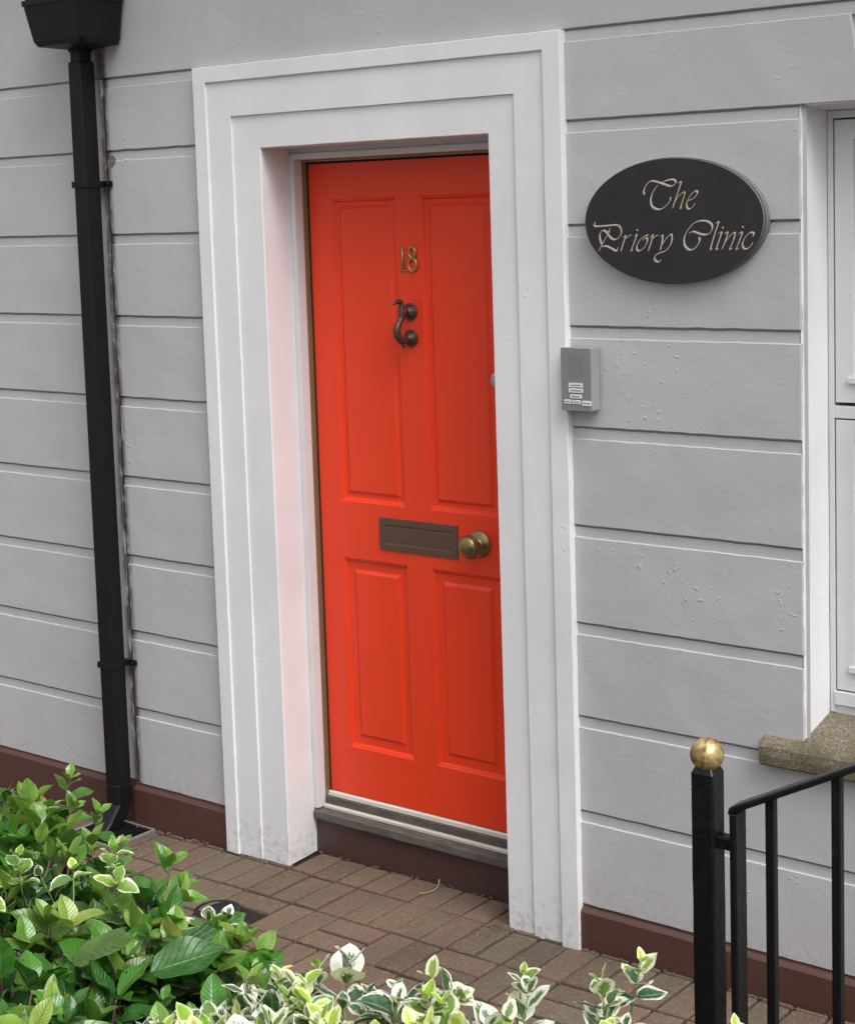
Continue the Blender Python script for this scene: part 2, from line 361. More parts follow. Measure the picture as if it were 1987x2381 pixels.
# ------------------------------------------------------------------ ground and paving
def gz(x): return .013*x
g = MB(); g.add([(-150, -150, -.13), (150, -150, -.13), (150, 150, -.13), (-150, 150, -.13)], [(0, 1, 2, 3)])
tag(g.build('ground', 'ground'), kind='structure')
g = MB(); g.add([(-6, -1.7, gz(-6)-.012), (8, -1.7, gz(8)-.012), (8, .16, gz(8)-.012), (-6, .16, gz(-6)-.012)], [(0, 1, 2, 3)])
g.add([(-6, -3.6, gz(-6)-.012), (.85, -3.6, gz(.85)-.012), (.85, -1.704, gz(.85)-.012), (-6, -1.704, gz(-6)-.012)], [(0, 1, 2, 3)])
tag(g.build('paving_bed', 'joint'), kind='structure')
BR = []   # paver rectangles
x00 = .4093
DR = (.350, -.385, .088)
def addbr(x0, x1, y0, y1): BR.append((x0, x1, y0, y1))
for k in range(-66, 62):
    xx = x00+.1*k
    addbr(xx, xx+.1, -.0243, (.139 if .29 < xx+.05 < 1.19 else .012)); addbr(xx, xx+.1, -.2243, -.0243)
for rj in range(17):
    y1 = -.2243-.2*rj
    for c in range(-34, 30):
        xa = x00+.3+.2*c
        if xa > .85 and y1 < -1.6: continue
        if (c+rj) % 2 == 0: addbr(xa, xa+.2, y1-.1, y1); addbr(xa, xa+.2, y1-.2, y1-.1)
        else: addbr(xa, xa+.1, y1-.2, y1); addbr(xa+.1, xa+.2, y1-.2, y1)
pv = []; pf = []; pt = []
for (xa, xb, ya, yb) in BR:
    if xb < -5.9 or xa > 5: continue
    gp = .0032+.0036*random.random(); a = (random.random()-.5)*.012; h = (random.random()-.5)*.003; tx = (random.random()-.5)*.015; ty = (random.random()-.5)*.015
    cx, cy = (xa+xb)/2, (ya+yb)/2; hx, hy = (xb-xa)/2-gp, (yb-ya)/2-gp
    if (cx-DR[0])**2+(cy-DR[1])**2 < .075**2: continue
    b0 = len(pv); tint = (random.random(), random.random(), random.random())
    for (ins, dz) in ((0, -.03), (0, -.005), (.0012, -.0018), (.004, 0)):
        n = 4
        for (sx, sy) in ((-1, -1), (1, -1), (1, 1), (-1, 1)):
            px, py = sx*(hx-ins), sy*(hy-ins); qx, qy = cx+px*math.cos(a)-py*math.sin(a), cy+px*math.sin(a)+py*math.cos(a)
            qx += noise.noise(Vector((qx*40, qy*40, 1)))*.0030; qy += noise.noise(Vector((qx*40, qy*40, 5)))*.0030
            pv.append((qx, qy, gz(qx)+h+px*tx+py*ty+dz)); pt.append(tint)
    for r_ in range(3):
        for j in range(4): pf.append((b0+r_*4+j, b0+r_*4+(j+1) % 4, b0+r_*4+4+(j+1) % 4, b0+r_*4+4+j))
    pf.append((b0+12, b0+13, b0+14, b0+15))
me = bpy.data.meshes.new('paving'); me.from_pydata(pv, [], pf); me.materials.append(MAT['paver'])
at = me.attributes.new('tint', 'FLOAT_VECTOR', 'POINT'); at.data.foreach_set('vector', np.array(pt, dtype=np.float32).ravel())
o = bpy.data.objects.new('paving', me); S.collection.objects.link(o); tag(o, kind='structure')
g = MB(); g.add([(.85, -6, .0), (8, -6, .0), (8, -1.70, .0), (.85, -1.70, .0)], [(0, 1, 2, 3)])
g2 = g.build('flower_bed', 'soil'); tag(g2, kind='structure')

# ------------------------------------------------------------------ the house
house = thing('house', 'grey rendered house front with grooved courses, brown plinth and white door surround', 'house', (.74, .0, 0))
YG = .0058
ZC = [2.602, 2.3589, 2.0768, 1.800, 1.5211, 1.245, .9673, .6987, .4225, .1462]
GH = .034; YB = .0140
wall = MB()
XL, XJ, XA, XB, XW, XW2, XR = -7.0, -.428, .035, 1.432, 2.1345, 3.20, 5.2
# backing plane, with the door and window openings left out
def quad(x0, x1, z0, z1, y=YB): wall.add([(x0, y, z0), (x1, y, z0), (x1, y, z1), (x0, y, z1)], [(0, 1, 2, 3)])
quad(XL, .29, -.05, 2.60); quad(1.19, XW+.012, -.05, 2.60); quad(.29, 1.19, 2.335, 2.60); quad(XW+.012, XW2, -.05, .70); quad(XW+.012, XW2, 2.36, 2.60); quad(XW2, XR, -.05, 2.60); quad(XL, XR, 2.60, 6.2)
# window reveals
def strip(a, b, c, d): wall.add([a, b, c, d], [(0, 1, 2, 3)])
for k in range(len(ZC)-1):
    zt, zb = ZC[k]-GH, ZC[k+1]
    wall.slab(XL, -.545, zb, zt, 0, YB+.001)
    wall.slab(XJ, XA, zb, zt, 0, YB+.001, jit=.0012)
    if k == 0:
        # flat-arch block with a slanted end above the window, then the key block
        wall.slab(XB, 2.30, zb, zt, 0, YB+.001, step=.02, xr=lambda z: -.143*(z-2.3589)+.0)
        wall.slab(2.335, 2.66, zb, zt, 0, YB+.001, step=.03)
        wall.slab(2.695, XR, zb, zt, 0, YB+.001)
    else:
        wall.slab(XB, XW if k < 7 else XR, zb, zt, 0, YB+.001, step=.022 if k < 7 else .03, jit=.0009)
        if k < 7: wall.slab(XW2, XR, zb, zt, 0, YB+.001)
for k in range(len(ZC)-1):
    za, zb2 = ZC[k]-GH-.004, ZC[k]-.0058
    for (a_, b2) in ((XL, -.545), (XJ+.001, XA), (XB, XW-.002 if 0 < k < 7 else XR)):
        wall.slab(a_, b2, za, zb2, YG, YB+.001, step=.03, jit=.0012, b=.0015)
    if 0 < k < 7: wall.slab(XW2+.002, XR, za, zb2, YG, YB+.001, b=.0015)
wall.slab(XL, XR, ZC[0], 3.30, 0, YB+.001, step=.05)
wall.slab(XL, XR, 3.30, 6.2, 0, YB+.001, step=.2)
# narrow filled joint behind the downpipe, with its dark crack
wall.slab(-.541, -.4435, .15, 2.601, .006, YB+.001, step=.02, jit=.003, b=.003)
# reveal of the window (left side, head, right side) and lintel underside
def revslab(pts, n=12):
    (a, b, c, d) = [Vector(p) for p in pts]; vs = []; fs = []
    for i in range(n+1):
        for j in range(5):
            p = a.lerp(b, i/n).lerp(d.lerp(c, i/n), j/4); p += Vector((noise.noise(p*7)*.0015, 0, noise.noise(p*7+Vector((4, 0, 0)))*.001)); vs.append(p)
    for i in range(n):
        for j in range(4): fs.append((i*5+j, i*5+j+1, i*5+5+j+1, i*5+5+j))
    wall.add(vs, fs)
house_wall = wall.build('wall', 'wall', house)
co = MB(); cp = [(-.002, 3.22), (-.05, 3.23), (-.06, 3.27), (-.12, 3.30), (-.17, 3.31), (-.18, 3.37), (-.21, 3.40), (-.21, 3.45), (-.002, 3.49)]
co.loft([[(x, y, z) for y, z in cp] for x in (XL, -4.0, -1.5, 0, 1.5, 3.0, XR)]); co.build('shade_cornice', 'wall', house)  # unseen cornice, added to darken the top of the wall
rv = MB(); sv = wall; wall = rv
revslab([(XW-.0005, .003, .60), (XW-.0005, .003, 2.356), (XW+.018, .135, 2.356), (XW+.018, .135, .60)], 40)
revslab([(XW2+.0005, .003, 2.356), (XW2+.0005, .003, .60), (XW2-.018, .135, .60), (XW2-.018, .135, 2.356)], 40)
revslab([(XW-.001, .003, 2.3565), (XW2+.001, .003, 2.3565), (XW2, .135, 2.345), (XW, .135, 2.345)], 20)
rv.build('window_reveal', 'white', house)
# plinth
pl = MB()
def plin(x0, x1):
    n = max(2, int((x1-x0)/.05)); prof = [(.012, .149), (.0035, .1475), (.0015, .138), (-.009, .1305), (-.0125, .126), (-.013, .06), (-.014, -.03)]
    rings = []
    for i in range(n+1):
        x = x0+(x1-x0)*i/n
        rings.append([(x, y+noise.noise(Vector((x*8, z*9, 2)))*.0016, z+noise.noise(Vector((x*11, z*4, 6)))*.0018) for y, z in prof])
    pl.loft(rings, caps=False, closed=False)
plin(XL, -.543); plin(-.440, XA); plin(XB, XR)
for f_ in range(len(pl.f)): pl.f[f_] = tuple(reversed(pl.f[f_]))
pl.box(-.545, -.440, .004, .02, -.03, .148)
pl.build('plinth', 'plinth', house)

# door surround: stepped fascias swept round the opening
ds = MB()
LN = [(.026, 2.600, 1.441, .0135), (.0245, 2.600, 1.443, -.0215), (.0265, 2.598, 1.441, -.023), (.0785, 2.5515, 1.385, -.023), (.0805, 2.5495, 1.383, -.0215), (.0805, 2.5495, 1.383, -.0155), (.081, 2.549, 1.3825, -.0155),
      (.180, 2.442, 1.2835, -.0150), (.182, 2.440, 1.2815, -.0150), (.182, 2.440, 1.2815, -.0080), (.1825, 2.4395, 1.281, -.0080), (.2965, 2.3375, 1.1865, -.007), (.299, 2.335, 1.184, -.0045), (.292, 2.335, 1.190, .075), (.286, 2.334, 1.196, .160)]
NS = 46; NT = 30
cols = []
for (L, T, Rr, y) in LN:
    pth = [(L, .004+(T-.004)*i/NS) for i in range(NS)]+[(L+(Rr-L)*i/NT, T) for i in range(NT)]+[(Rr, T-(T-.012)*i/NS) for i in range(NS+1)]
    row = []
    for i, (x, z) in enumerate(pth):
        jx = noise.noise(Vector((z*16, x*5, 1)))*.0010 + noise.noise(Vector((z*60, x*5, 1)))*.0005; jz = noise.noise(Vector((x*16, z*5, 4)))*.0010
        if z < .03: jx += noise.noise(Vector((x*70, y*90, 2)))*.003; z = z+noise.noise(Vector((x*60, y*60, 8)))*.006
        row.append((x+jx, y+noise.noise(Vector((x*7, z*7, y*30)))*.0009, z+(jz if 0 < i else 0)))
    cols.append(row)
NP = len(cols[0]); vs = [p for r_ in cols for p in r_]
fs = [(a*NP+i, a*NP+i+1, (a+1)*NP+i+1, (a+1)*NP+i) for a in range(len(LN)-1) for i in range(NP-1)]
ds.add(vs, fs, False); ds.build('door_surround', 'white', house)

# doorstep: brown riser, grey stone slab, brass threshold
st = MB(); st.box(.28, 1.2, .14, .30, -.03, .122); st.build('step_riser', 'step', house)
sb = MB(); n = 24; rings = []
for i in range(n+1):
    x = .2925+(1.191-.2925)*i/n; j = lambda k: noise.noise(Vector((x*14, k, 3)))*.0022
    rings.append([(x, .30, .122), (x, .127+j(1), .1225), (x, .123+j(2), .127+j(5)), (x, .124+j(2), .149+j(6)), (x, .130+j(3), .1545+j(4)*.5), (x, .172, .1575), (x, .30, .1575)])
sb.loft(rings); dstep = sb.build('doorstep', 'slate', house)
th = MB(); pr = [(.152, .158), (.152, .1665), (.154, .1685), (.1615, .1700), (.162, .1690), (.1685, .1690), (.169, .1930), (.1765, .1950), (.178, .205), (.182, .2095), (.20, .2095), (.20, .158)]
th.loft([[(x, y, z) for y, z in pr] for x in (.3135, 1.148)]); th.build('threshold', 'brass_light', dstep)
th2 = MB(); th2.box(.314, 1.1475, .1625, .1762, .1692, .1948); th2.build('threshold_dark_strip', 'slate', dstep)  # dark strip along the middle of the threshold

# door frame and its brown weather strip
df = MB()
df.box(.2885, .3075, .1305, .205, .159, 2.318); df.box(1.1485, 1.1925, .1305, .205, .159, 2.318); df.box(.3075, 1.1485, .1305, .205, 2.2985, 2.318)
df.box(.28, 1.20, .145, .21, 2.318, 2.36)
frm = df.build('door_frame', 'timber', house, bevel=.0018)
ws = MB()
ws.box(.3077, .3125, .168, .200, .160, 2.2983); ws.box(.3127, .3150, .176, .200, .211, 2.2925); ws.box(1.1425, 1.1483, .152, .200, .160, 2.2983); ws.box(.3135, 1.1425, .165, .200, 2.2905, 2.2983)
ws.build('weather_strip', 'brown_seal', frm, bevel=.0008)
ws = MB(); ws.box(.3152, .3218, .184, .230, .211, 2.2900); ws.box(.3218, 1.1425, .189, .230, 2.2840, 2.2903); ws.build('door_gap_shade', 'dark', frm)  # dark strips colour in the shaded gap between door and frame
bk = MB(); bk.box(.30, 1.19, .235, .25, .158, 2.33); bk.build('door_back_shade', 'dark', house)  # near-black sheet paints the shade behind the door edges

# door with four raised-and-fielded panels
DX0, DX1, DZ0, DZ1, DY = .3225, 1.137, .2125, 2.2835, .185
pn = [(.411, .683, 1.1975, 2.1725, .037), (.776, 1.048, 1.1975, 2.1725, .037), (.411, .683, .3755, 1.012, .050), (.776, 1.048, .3755, 1.012, .050)]
d = MB()
xs = [DX0, .411, .683, .776, 1.048, DX1]; zs = [DZ0, .3755, 1.012, 1.1975, 2.1725, DZ1]
for i in range(5):
    for j in range(5):
        if i in (1, 3) and j in (1, 3): continue
        d.add([(xs[i], DY, zs[j]), (xs[i+1], DY, zs[j]), (xs[i+1], DY, zs[j+1]), (xs[i], DY, zs[j+1])], [(0, 1, 2, 3)])
for (a, b_, c0, c1, ins) in pn:
    rg = [(0, 0), (.0015, .0006), (.004, .0036), (.008, .0050), (.011, .0095), (.013, .0120), (ins-.011, .0122), (ins-.002, .0060), (ins, .0052), (ins+.002, .0052)]
    rings = [[(a+q, DY+y, c0+q), (b_-q, DY+y, c0+q), (b_-q, DY+y, c1-q), (a+q, DY+y, c1-q)] for q, y in rg]
    vs = [p for r_ in rings for p in r_]; fs = [(k*4+j, k*4+(j+1) % 4, k*4+4+(j+1) % 4, k*4+4+j) for k in range(len(rg)-1) for j in range(4)]
    fs.append(tuple((len(rg)-1)*4+j for j in range(4))); d.add(vs, fs)
d.add([(DX0, DY, DZ0), (DX1, DY, DZ0), (DX1, DY, DZ1), (DX0, DY, DZ1), (DX0, DY+.044, DZ0), (DX1, DY+.044, DZ0), (DX1, DY+.044, DZ1), (DX0, DY+.044, DZ1)], [(0, 4, 5, 1), (1, 5, 6, 2), (2, 6, 7, 3), (3, 7, 4, 0), (4, 7, 6, 5)])
door = d.build('door', 'red', house); tag(door, 'bright red four panel front door with brass fittings')
# faint joints of the rails in the paint are left to the mesh edges
# numerals 1 and 8
def num_tube(mb, pts, r_, ys=DY): mb.tube([(x, ys-.003, z) for x, z in pts], [q*1.22 for q in r_] if not isinstance(r_, float) else r_*1.3, 8)
n1 = MB(); num_tube(n1, [(.6955, 2.0045), (.700, 2.0105), (.7045, 2.0150)], [.002, .003, .0032]); num_tube(n1, [(.7045, 2.0150), (.7045, 1.98), (.7055, 1.9425)], [.0034, .0038, .0034]); num_tube(n1, [(.6985, 1.9425), (.7125, 1.9425)], .0026)
n1.build('house_number', 'numeral', door)
n8 = MB()
for (cx_, cz_, rx_, rz_) in ((.7435, 1.9985, .0125, .0165), (.7435, 1.9605, .0155, .0195)):
    pts = [(cx_+rx_*math.sin(2*math.pi*k/20), cz_+rz_*math.cos(2*math.pi*k/20)) for k in range(21)]
    num_tube(n8, pts, [.0036 if abs(math.sin(2*math.pi*k/20)) < .5 else .0042 for k in range(21)])
n8.build('house_number', 'numeral', door)
# knocker
kn = MB(); kx = .7265  # doctor knocker
for zc in (1.8155, 1.7335): kn.lathe((kx, DY, zc), (0, -1, 0), [(0, .0275), (.005, .0275), (.0065, .0255), (.0066, .022), (.0045, .021), (.0045, .0195), (.012, .0185), (.018, .012), (.022, .010), (.024, .006)])
kn.tube([(kx, .170, 1.8155), (kx, .155, 1.816), (kx, .1425, 1.8185)], [.011, .009, .009])
kn.tube([(kx, .096, 1.8425), (kx, .107, 1.846), (kx, .122, 1.850), (kx, .1335, 1.8515), (kx, .1405, 1.846), (kx, .1425, 1.834), (kx, .1415, 1.8205), (kx, .1415, 1.8050), (kx, .1385, 1.796), (kx, .1290, 1.785), (kx, .1210, 1.7765), (kx, .1165, 1.7640), (kx, .1185, 1.7475), (kx, .1260, 1.7360), (kx, .1370, 1.7275), (kx, .1500, 1.7260), (kx, .165, 1.7315)],
        [.0015, .0045, .0075, .0085, .0075, .0095, .0110, .0112, .0095, .0105, .0122, .0125, .0122, .0115, .0105, .0098, .0112], 12)
kn.lathe((kx+.001, .150, 1.8165), (1, 0, 0), [(-.0125, .004), (-.012, .0105), (.012, .0105), (.0125, .004)], 16)
kn.tube([(kx, .144, 1.722), (kx, .1455, 1.712), (kx, .1455, 1.7065)], [.006, .0065, .003])
kn.build('door_knocker', 'bronze', door)
# letter plate
lb = MB(); lx0, lx1, lz0, lz1 = .5725, .8875, 1.0525, 1.1585
rg = [(0, 0), (0, -.0035), (.0015, -.0045), (.021, -.0045), (.0225, -.003), (.024, -.003), (.0245, -.0018), (.028, -.0012), (.031, -.0020)]
rings = [[(lx0+q, DY+y, lz0+q), (lx1-q, DY+y, lz0+q), (lx1-q, DY+y, lz1-q), (lx0+q, DY+y, lz1-q)] for q, y in rg]
vs = [p for r_ in rings for p in r_]; fs = [(k*4+j, k*4+(j+1) % 4, k*4+4+(j+1) % 4, k*4+4+j) for k in range(len(rg)-1) for j in range(4)]; fs.append(tuple((len(rg)-1)*4+j for j in range(4)))
lb.add(vs, fs); lb.build('letterbox', 'letterbox', door)
# knob
kb = MB(); kb.lathe((.9705, DY, 1.1095), (0, -1, 0), [(0, .0415), (.003, .0415), (.006, .039), (.0075, .035), (.010, .033), (.013, .022), (.018, .0155), (.028, .013), (.036, .0135), (.040, .018), (.045, .027), (.050, .0345), (.053, .0375), (.056, .0378), (.058, .0355), (.060, .0350), (.066, .0335), (.072, .028), (.0765, .019), (.0790, .010), (.0800, .0032), (.080, .0)], 40)
kb.build('door_knob', 'brass', door)
lk = MB(); lk.lathe((1.0580, DY, 1.6145), (0, -1, 0), [(0, .027), (.006, .0268), (.012, .022), (.011, .016), (.014, .0155), (.0145, .004), (.0145, 0)], 28); lk.build('door_lock', 'chrome', door)

# window
wn = MB()
wx0, wx1, wz0, wz1 = XW+.018, XW2-.018, .795, 2.345
wn.box(wx0, wx0+.0148, .118, .19, wz0, wz1); wn.box(wx1-.0148, wx1, .118, .19, wz0, wz1); wn.box(wx0+.0148, wx1-.0148, .118, .19, 2.326, wz1)
wn.box(wx0+.0148, wx1-.0148, .118, .19, 1.5675, 1.5995); wn.box(wx0+.0148, wx1-.0148, .112, .19, .8165, .852); wn.box(wx0, wx1, .122, .19, wz0-.01, .8165)
win = wn.build('window', 'timber', house, bevel=.0016)
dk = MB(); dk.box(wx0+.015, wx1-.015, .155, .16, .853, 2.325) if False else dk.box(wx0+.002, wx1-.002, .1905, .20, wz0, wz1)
dk.build('window_gap_shade', 'dark', win)  # near-black sheet paints the shade seen through the sash gaps
def sash(z0, z1):
    s_ = MB(); a, b_ = wx0+.0190, wx1-.0190; sw = .050; y0, y1 = .1185, .175
    s_.box(a, a+sw, y0, y1, z0, z1); s_.box(b_-sw, b_, y0, y1, z0, z1); s_.box(a+sw, b_-sw, y0, y1, z0, z0+.055); s_.box(a+sw, b_-sw, y0, y1, z1-sw, z1)
    s_.box(a+sw, a+sw+.012, y0+.012, y1, z0+.055, z1-sw); s_.box(b_-sw-.012, b_-sw, y0+.012, y1, z0+.055, z1-sw)
    s_.box(a+sw+.012, b_-sw-.012, y0+.012, y1, z0+.055, z0+.067); s_.box(a+sw+.012, b_-sw-.012, y0+.012, y1, z1-sw-.012, z1-sw)
    s_.box(a+.036, a+.066, y0-.008, y0-.0005, z0+.05, z0+.066)
    s_.build('window_sash', 'timber', win, bevel=.0012)
    p = MB(); p.box(a+sw+.012, b_-sw-.012, .150, .154, z0+.067, z1-sw-.012); p.build('window_pane', 'glass', win)
sash(.8565, 1.5635); sash(1.6085, 2.3215)
bl = MB(); bl.box(wx0, wx1, .2105, .214, wz0, wz1); bl.build('window_blind', 'net', win)
sill = MB(); n = 40; rings = []
for i in range(n+1):
    x = 2.0235+(3.31-2.0235)*i/n; j = lambda k: noise.noise(Vector((x*17, k, 3)))*.003
    yb_ = .125 if XW-.0 < x < XW2 else .0035
    zb_ = .727+(yb_+.035)*.42
    rings.append([(x, yb_, .672), (x, -.028+j(1), .6695+j(9)*.3), (x, -.034+j(2), .676), (x, -.0375+j(2), .700), (x, -.036+j(3), .722+j(4)*.5), (x, -.028+j(3), .7315+j(5)*.5), (x, yb_, zb_)])
sill.loft(rings); sill.build('window_sill', 'granite', house)

# ------------------------------------------------------------------ oval plaque
pq = thing('oval_plaque', 'black oval slate plaque with silver script reading The Priory Clinic on grey wall', 'sign', (1.784, -.002, 2.0805))
pm = MB(); n = 96; RX, RZ = .2690, .1635
prof = [(.012, 0.999), (-.024, 1.0), (-.0215, .993), (-.0290, .985)]
pm.lathe((1.784, 0, 2.0805), (0, -1, 0), [(-.013, .999)] + [(-y, s_) for y, s_ in prof[1:]]+[(.029, .5), (.029, 0)], n, False, RX, RZ)
pb = pm.build('plaque_face', 'plaque', pq)
pb.data.materials.append(MAT['plaque_edge'])
for p in pb.data.polygons:
    if abs(p.normal.y) < .5: p.material_index = 1
ST=[[(-0.0794,0.0699),(-0.0808,0.0794),(-0.075,0.0926),(-0.0639,0.1023),(-0.0514,0.1045),(-0.0359,0.1007),(-0.0174,0.0947),(-0.0006,0.0896),(0.0117,0.0938),(0.0157,0.1003),(0.0104,0.1055),(-0.0003,0.1064),(-0.0157,0.1033),(-0.0251,0.0997)],[(-0.0376,0.0941),(-0.0487,0.0824),(-0.0576,0.0666),(-0.0602,0.052),(-0.0558,0.0385),(-0.0419,0.0312),(-0.0279,0.0318),(-0.0138,0.0401),(-0.0028,0.0518),(-0.0003,0.0624)],[(0.022,0.097),(0.0307,0.0974),(0.0164,0.0618),(0.0045,0.0319)],[(0.0109,0.0472),(0.0214,0.0616),(0.0355,0.0717),(0.0415,0.0702),(0.0351,0.0514),(0.0284,0.0326),(0.0333,0.0338)],[(0.0505,0.0504),(0.0682,0.0571),(0.0785,0.0698),(0.073,0.0748),(0.059,0.0655),(0.0475,0.0478),(0.0473,0.0341),(0.0547,0.0297),(0.0641,0.0344),(0.0718,0.044)],[(-0.2334,0.0022),(-0.2353,-0.0094),(-0.2018,-0.0093),(-0.1662,-0.0079),(-0.1551,-0.0149),(-0.1521,-0.0245),(-0.1555,-0.0353),(-0.1654,-0.0441),(-0.1767,-0.046),(-0.1863,-0.0404),(-0.1942,-0.032),(-0.2005,-0.0251),(-0.207,-0.0216),(-0.2152,-0.0242),(-0.2198,-0.0317),(-0.22,-0.0427),(-0.2144,-0.0592)],[(-0.1857,-0.0151),(-0.1907,-0.0211),(-0.1917,-0.028)],[(-0.1975,-0.0354),(-0.2043,-0.0456),(-0.2144,-0.0606),(-0.2246,-0.0771)],[(-0.2137,-0.0648),(-0.1998,-0.0635),(-0.1821,-0.0705),(-0.1693,-0.0768),(-0.166,-0.0721),(-0.1618,-0.0659)],[(-0.1468,-0.0416),(-0.1395,-0.0369),(-0.1463,-0.0545),(-0.1548,-0.0776)],[(-0.1397,-0.0444),(-0.1316,-0.039),(-0.1211,-0.0338)],[(-0.1117,-0.0393),(-0.1044,-0.034),(-0.1127,-0.0535),(-0.1228,-0.0758),(-0.1172,-0.0739)],[(-0.0682,-0.0352),(-0.0808,-0.0384),(-0.0952,-0.0483),(-0.105,-0.0631),(-0.1044,-0.074),(-0.0958,-0.0767),(-0.083,-0.0687),(-0.0741,-0.0553),(-0.0731,-0.0459),(-0.0785,-0.0431),(-0.0873,-0.0498)],[(-0.0644,-0.0426),(-0.0556,-0.0354),(-0.0623,-0.0568),(-0.0706,-0.0776)],[(-0.0558,-0.0454),(-0.0479,-0.0395),(-0.0377,-0.0349)],[(-0.0332,-0.0417),(-0.0261,-0.0371),(-0.0288,-0.0572),(-0.0346,-0.0759)],[(-0.0281,-0.0612),(-0.0154,-0.0453),(-0.0013,-0.0348),(0.0016,-0.0455),(-0.0033,-0.0615),(-0.016,-0.0761),(-0.0347,-0.0826),(-0.0473,-0.0879),(-0.0519,-0.0987),(-0.0445,-0.1052),(-0.0367,-0.1052),(-0.0319,-0.0988)],[(0.0821,-0.0427),(0.0827,-0.0533),(0.0757,-0.0651),(0.0635,-0.0742),(0.0513,-0.0748),(0.0408,-0.066),(0.0375,-0.0527),(0.0405,-0.0382),(0.0507,-0.0224),(0.066,-0.0081),(0.0842,-0.0019),(0.1052,-0.0029),(0.1185,-0.0111),(0.1198,-0.0222),(0.1137,-0.0326),(0.1017,-0.037),(0.0867,-0.0355),(0.0747,-0.0314),(0.0642,-0.0286),(0.0528,-0.033)],[(0.1304,-0.0086),(0.1386,-0.0062),(0.1286,-0.0315),(0.1146,-0.0727),(0.1206,-0.0721)],[(0.1367,-0.0356),(0.1463,-0.0324),(0.1402,-0.05),(0.1309,-0.0742),(0.1384,-0.0723)],[(0.1544,-0.0358),(0.164,-0.0327),(0.1564,-0.0554),(0.1472,-0.0756)],[(0.1571,-0.0561),(0.1727,-0.0393),(0.1845,-0.0337),(0.1799,-0.0531),(0.1693,-0.0745),(0.1774,-0.0713)],[(0.194,-0.0364),(0.2049,-0.0333),(0.1974,-0.0533),(0.1884,-0.0747),(0.1964,-0.0715)],[(0.2352,-0.0435),(0.2374,-0.0351),(0.2266,-0.0343),(0.2135,-0.0457),(0.2056,-0.0612),(0.2088,-0.0723),(0.2189,-0.074),(0.2292,-0.0666),(0.235,-0.0577)]]
DOTS=[(-0.1026,-0.0218),(0.151,-0.0195),(0.208,-0.0191)]
def catmull(P, k=6):
    P = [Vector(p) for p in P]
    if len(P) < 3: return P
    Q = [P[0]*2-P[1]]+P+[P[-1]*2-P[-2]]; out = []
    for i in range(1, len(Q)-2):
        for j in range(k):
            t = j/k; a, b, c, d_ = Q[i-1], Q[i], Q[i+1], Q[i+2]
            out.append(.5*((2*b)+(c-a)*t+(2*a-5*b+4*c-d_)*t*t+(3*b-a-3*c+d_)*t**3))
    out.append(P[-1]); return out
lt = MB(); na = R(40); nib = Vector((math.cos(na), math.sin(na)))*.0035; px_, pz_ = 1.784, 2.0805
for s_ in ST:
    C = catmull(s_); N = len(C); L_ = []; R_l = []
    for i, p in enumerate(C):
        t = (C[min(i+1, N-1)]-C[max(i-1, 0)]).normalized(); nrm = Vector((-t.y, t.x))
        hw = abs(nib.dot(nrm)); hw = max(hw, .0011)*(.6 if i in (0, N-1) else 1.0)
        L_.append(p+nrm*hw); R_l.append(p-nrm*hw)
    vs = [(px_+q.x, -.0296, pz_+q.y) for q in L_]+[(px_+q.x, -.0296, pz_+q.y) for q in R_l]+[(px_+q.x, -.0302, pz_+q.y) for q in C]
    fs = []
    for i in range(N-1): fs += [(i, i+1, 2*N+i+1, 2*N+i), (2*N+i, 2*N+i+1, N+i+1, N+i)]
    lt.add(vs, fs)
for (x, z) in DOTS: lt.add([(px_+x-.0034, -.0299, pz_+z), (px_+x, -.0299, pz_+z-.003), (px_+x+.0034, -.0299, pz_+z), (px_+x, -.0299, pz_+z+.003)], [(0, 1, 2, 3)])
lt.build('lettering', 'letters', pq)

# ------------------------------------------------------------------ intercom
ic = thing('intercom', 'grey metal door intercom with white name labels beside the white surround', 'intercom', (1.49, -.01, 1.655))
ix0, ix1, iz0, iz1 = 1.4425, 1.5390, 1.5712, 1.7430
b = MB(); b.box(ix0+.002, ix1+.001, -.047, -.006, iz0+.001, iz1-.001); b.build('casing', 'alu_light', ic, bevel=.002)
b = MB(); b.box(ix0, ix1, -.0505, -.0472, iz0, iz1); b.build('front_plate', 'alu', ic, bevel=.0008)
b = MB()
for i in range(13):
    for j in range(15):
        x = ix0+.026+i*.0038; z = iz1-.020-j*.0042
        b.lathe((x, -.0506, z), (0, -1, 0), [(0, .0011), (.0002, .0011)], 6, False)
b.build('speaker_holes', 'ink', ic)
b = MB(); b.lathe((ix0+.048, -.0506, iz1-.010), (0, -1, 0), [(0, .0016), (.0003, .0016)], 10, False); b.build('fixing_screw', 'ink', ic)
b = MB(); b.lathe((ix0+.050, -.0506, iz0+.0095), (0, -1, 0), [(0, .0013), (.0003, .0013)], 10, False)
b.build('fixing_screw', 'ink', ic)
for (a0, b0, a1, b1) in [(450, 1050, 740, 1135), (452, 1160, 745, 1243), (475, 1282, 718, 1360), (355, 1385, 495, 1468), (522, 1397, 690, 1473), (722, 1407, 915, 1508)]:
    fx = lambda a: ix0+(a-292)/612*.0965
    fz = lambda a, bb: iz1-(bb-335-(a-292)*.033)/1268*.1718
    x0, x1 = fx(a0), fx(a1); zt = fz((a0+a1)/2, b0); zb = fz((a0+a1)/2, b1)
    b = MB(); b.box(x0, x1, -.0522, -.0507, zb, zt); lab = b.build('name_label', 'label', ic, bevel=.0005)
    b = MB(); zm = (zt+zb)/2; x = x0+(x1-x0)*.14
    while x < x1-(x1-x0)*.16:
        w_ = .0010+.0022*random.random(); b.box(x, min(x+w_, x1-.002), -.0526, -.0523, zm-.0011-.0006*random.random(), zm+.0010+.0007*random.random()); x += w_+.0005
    b.build('writing', 'ink', lab)

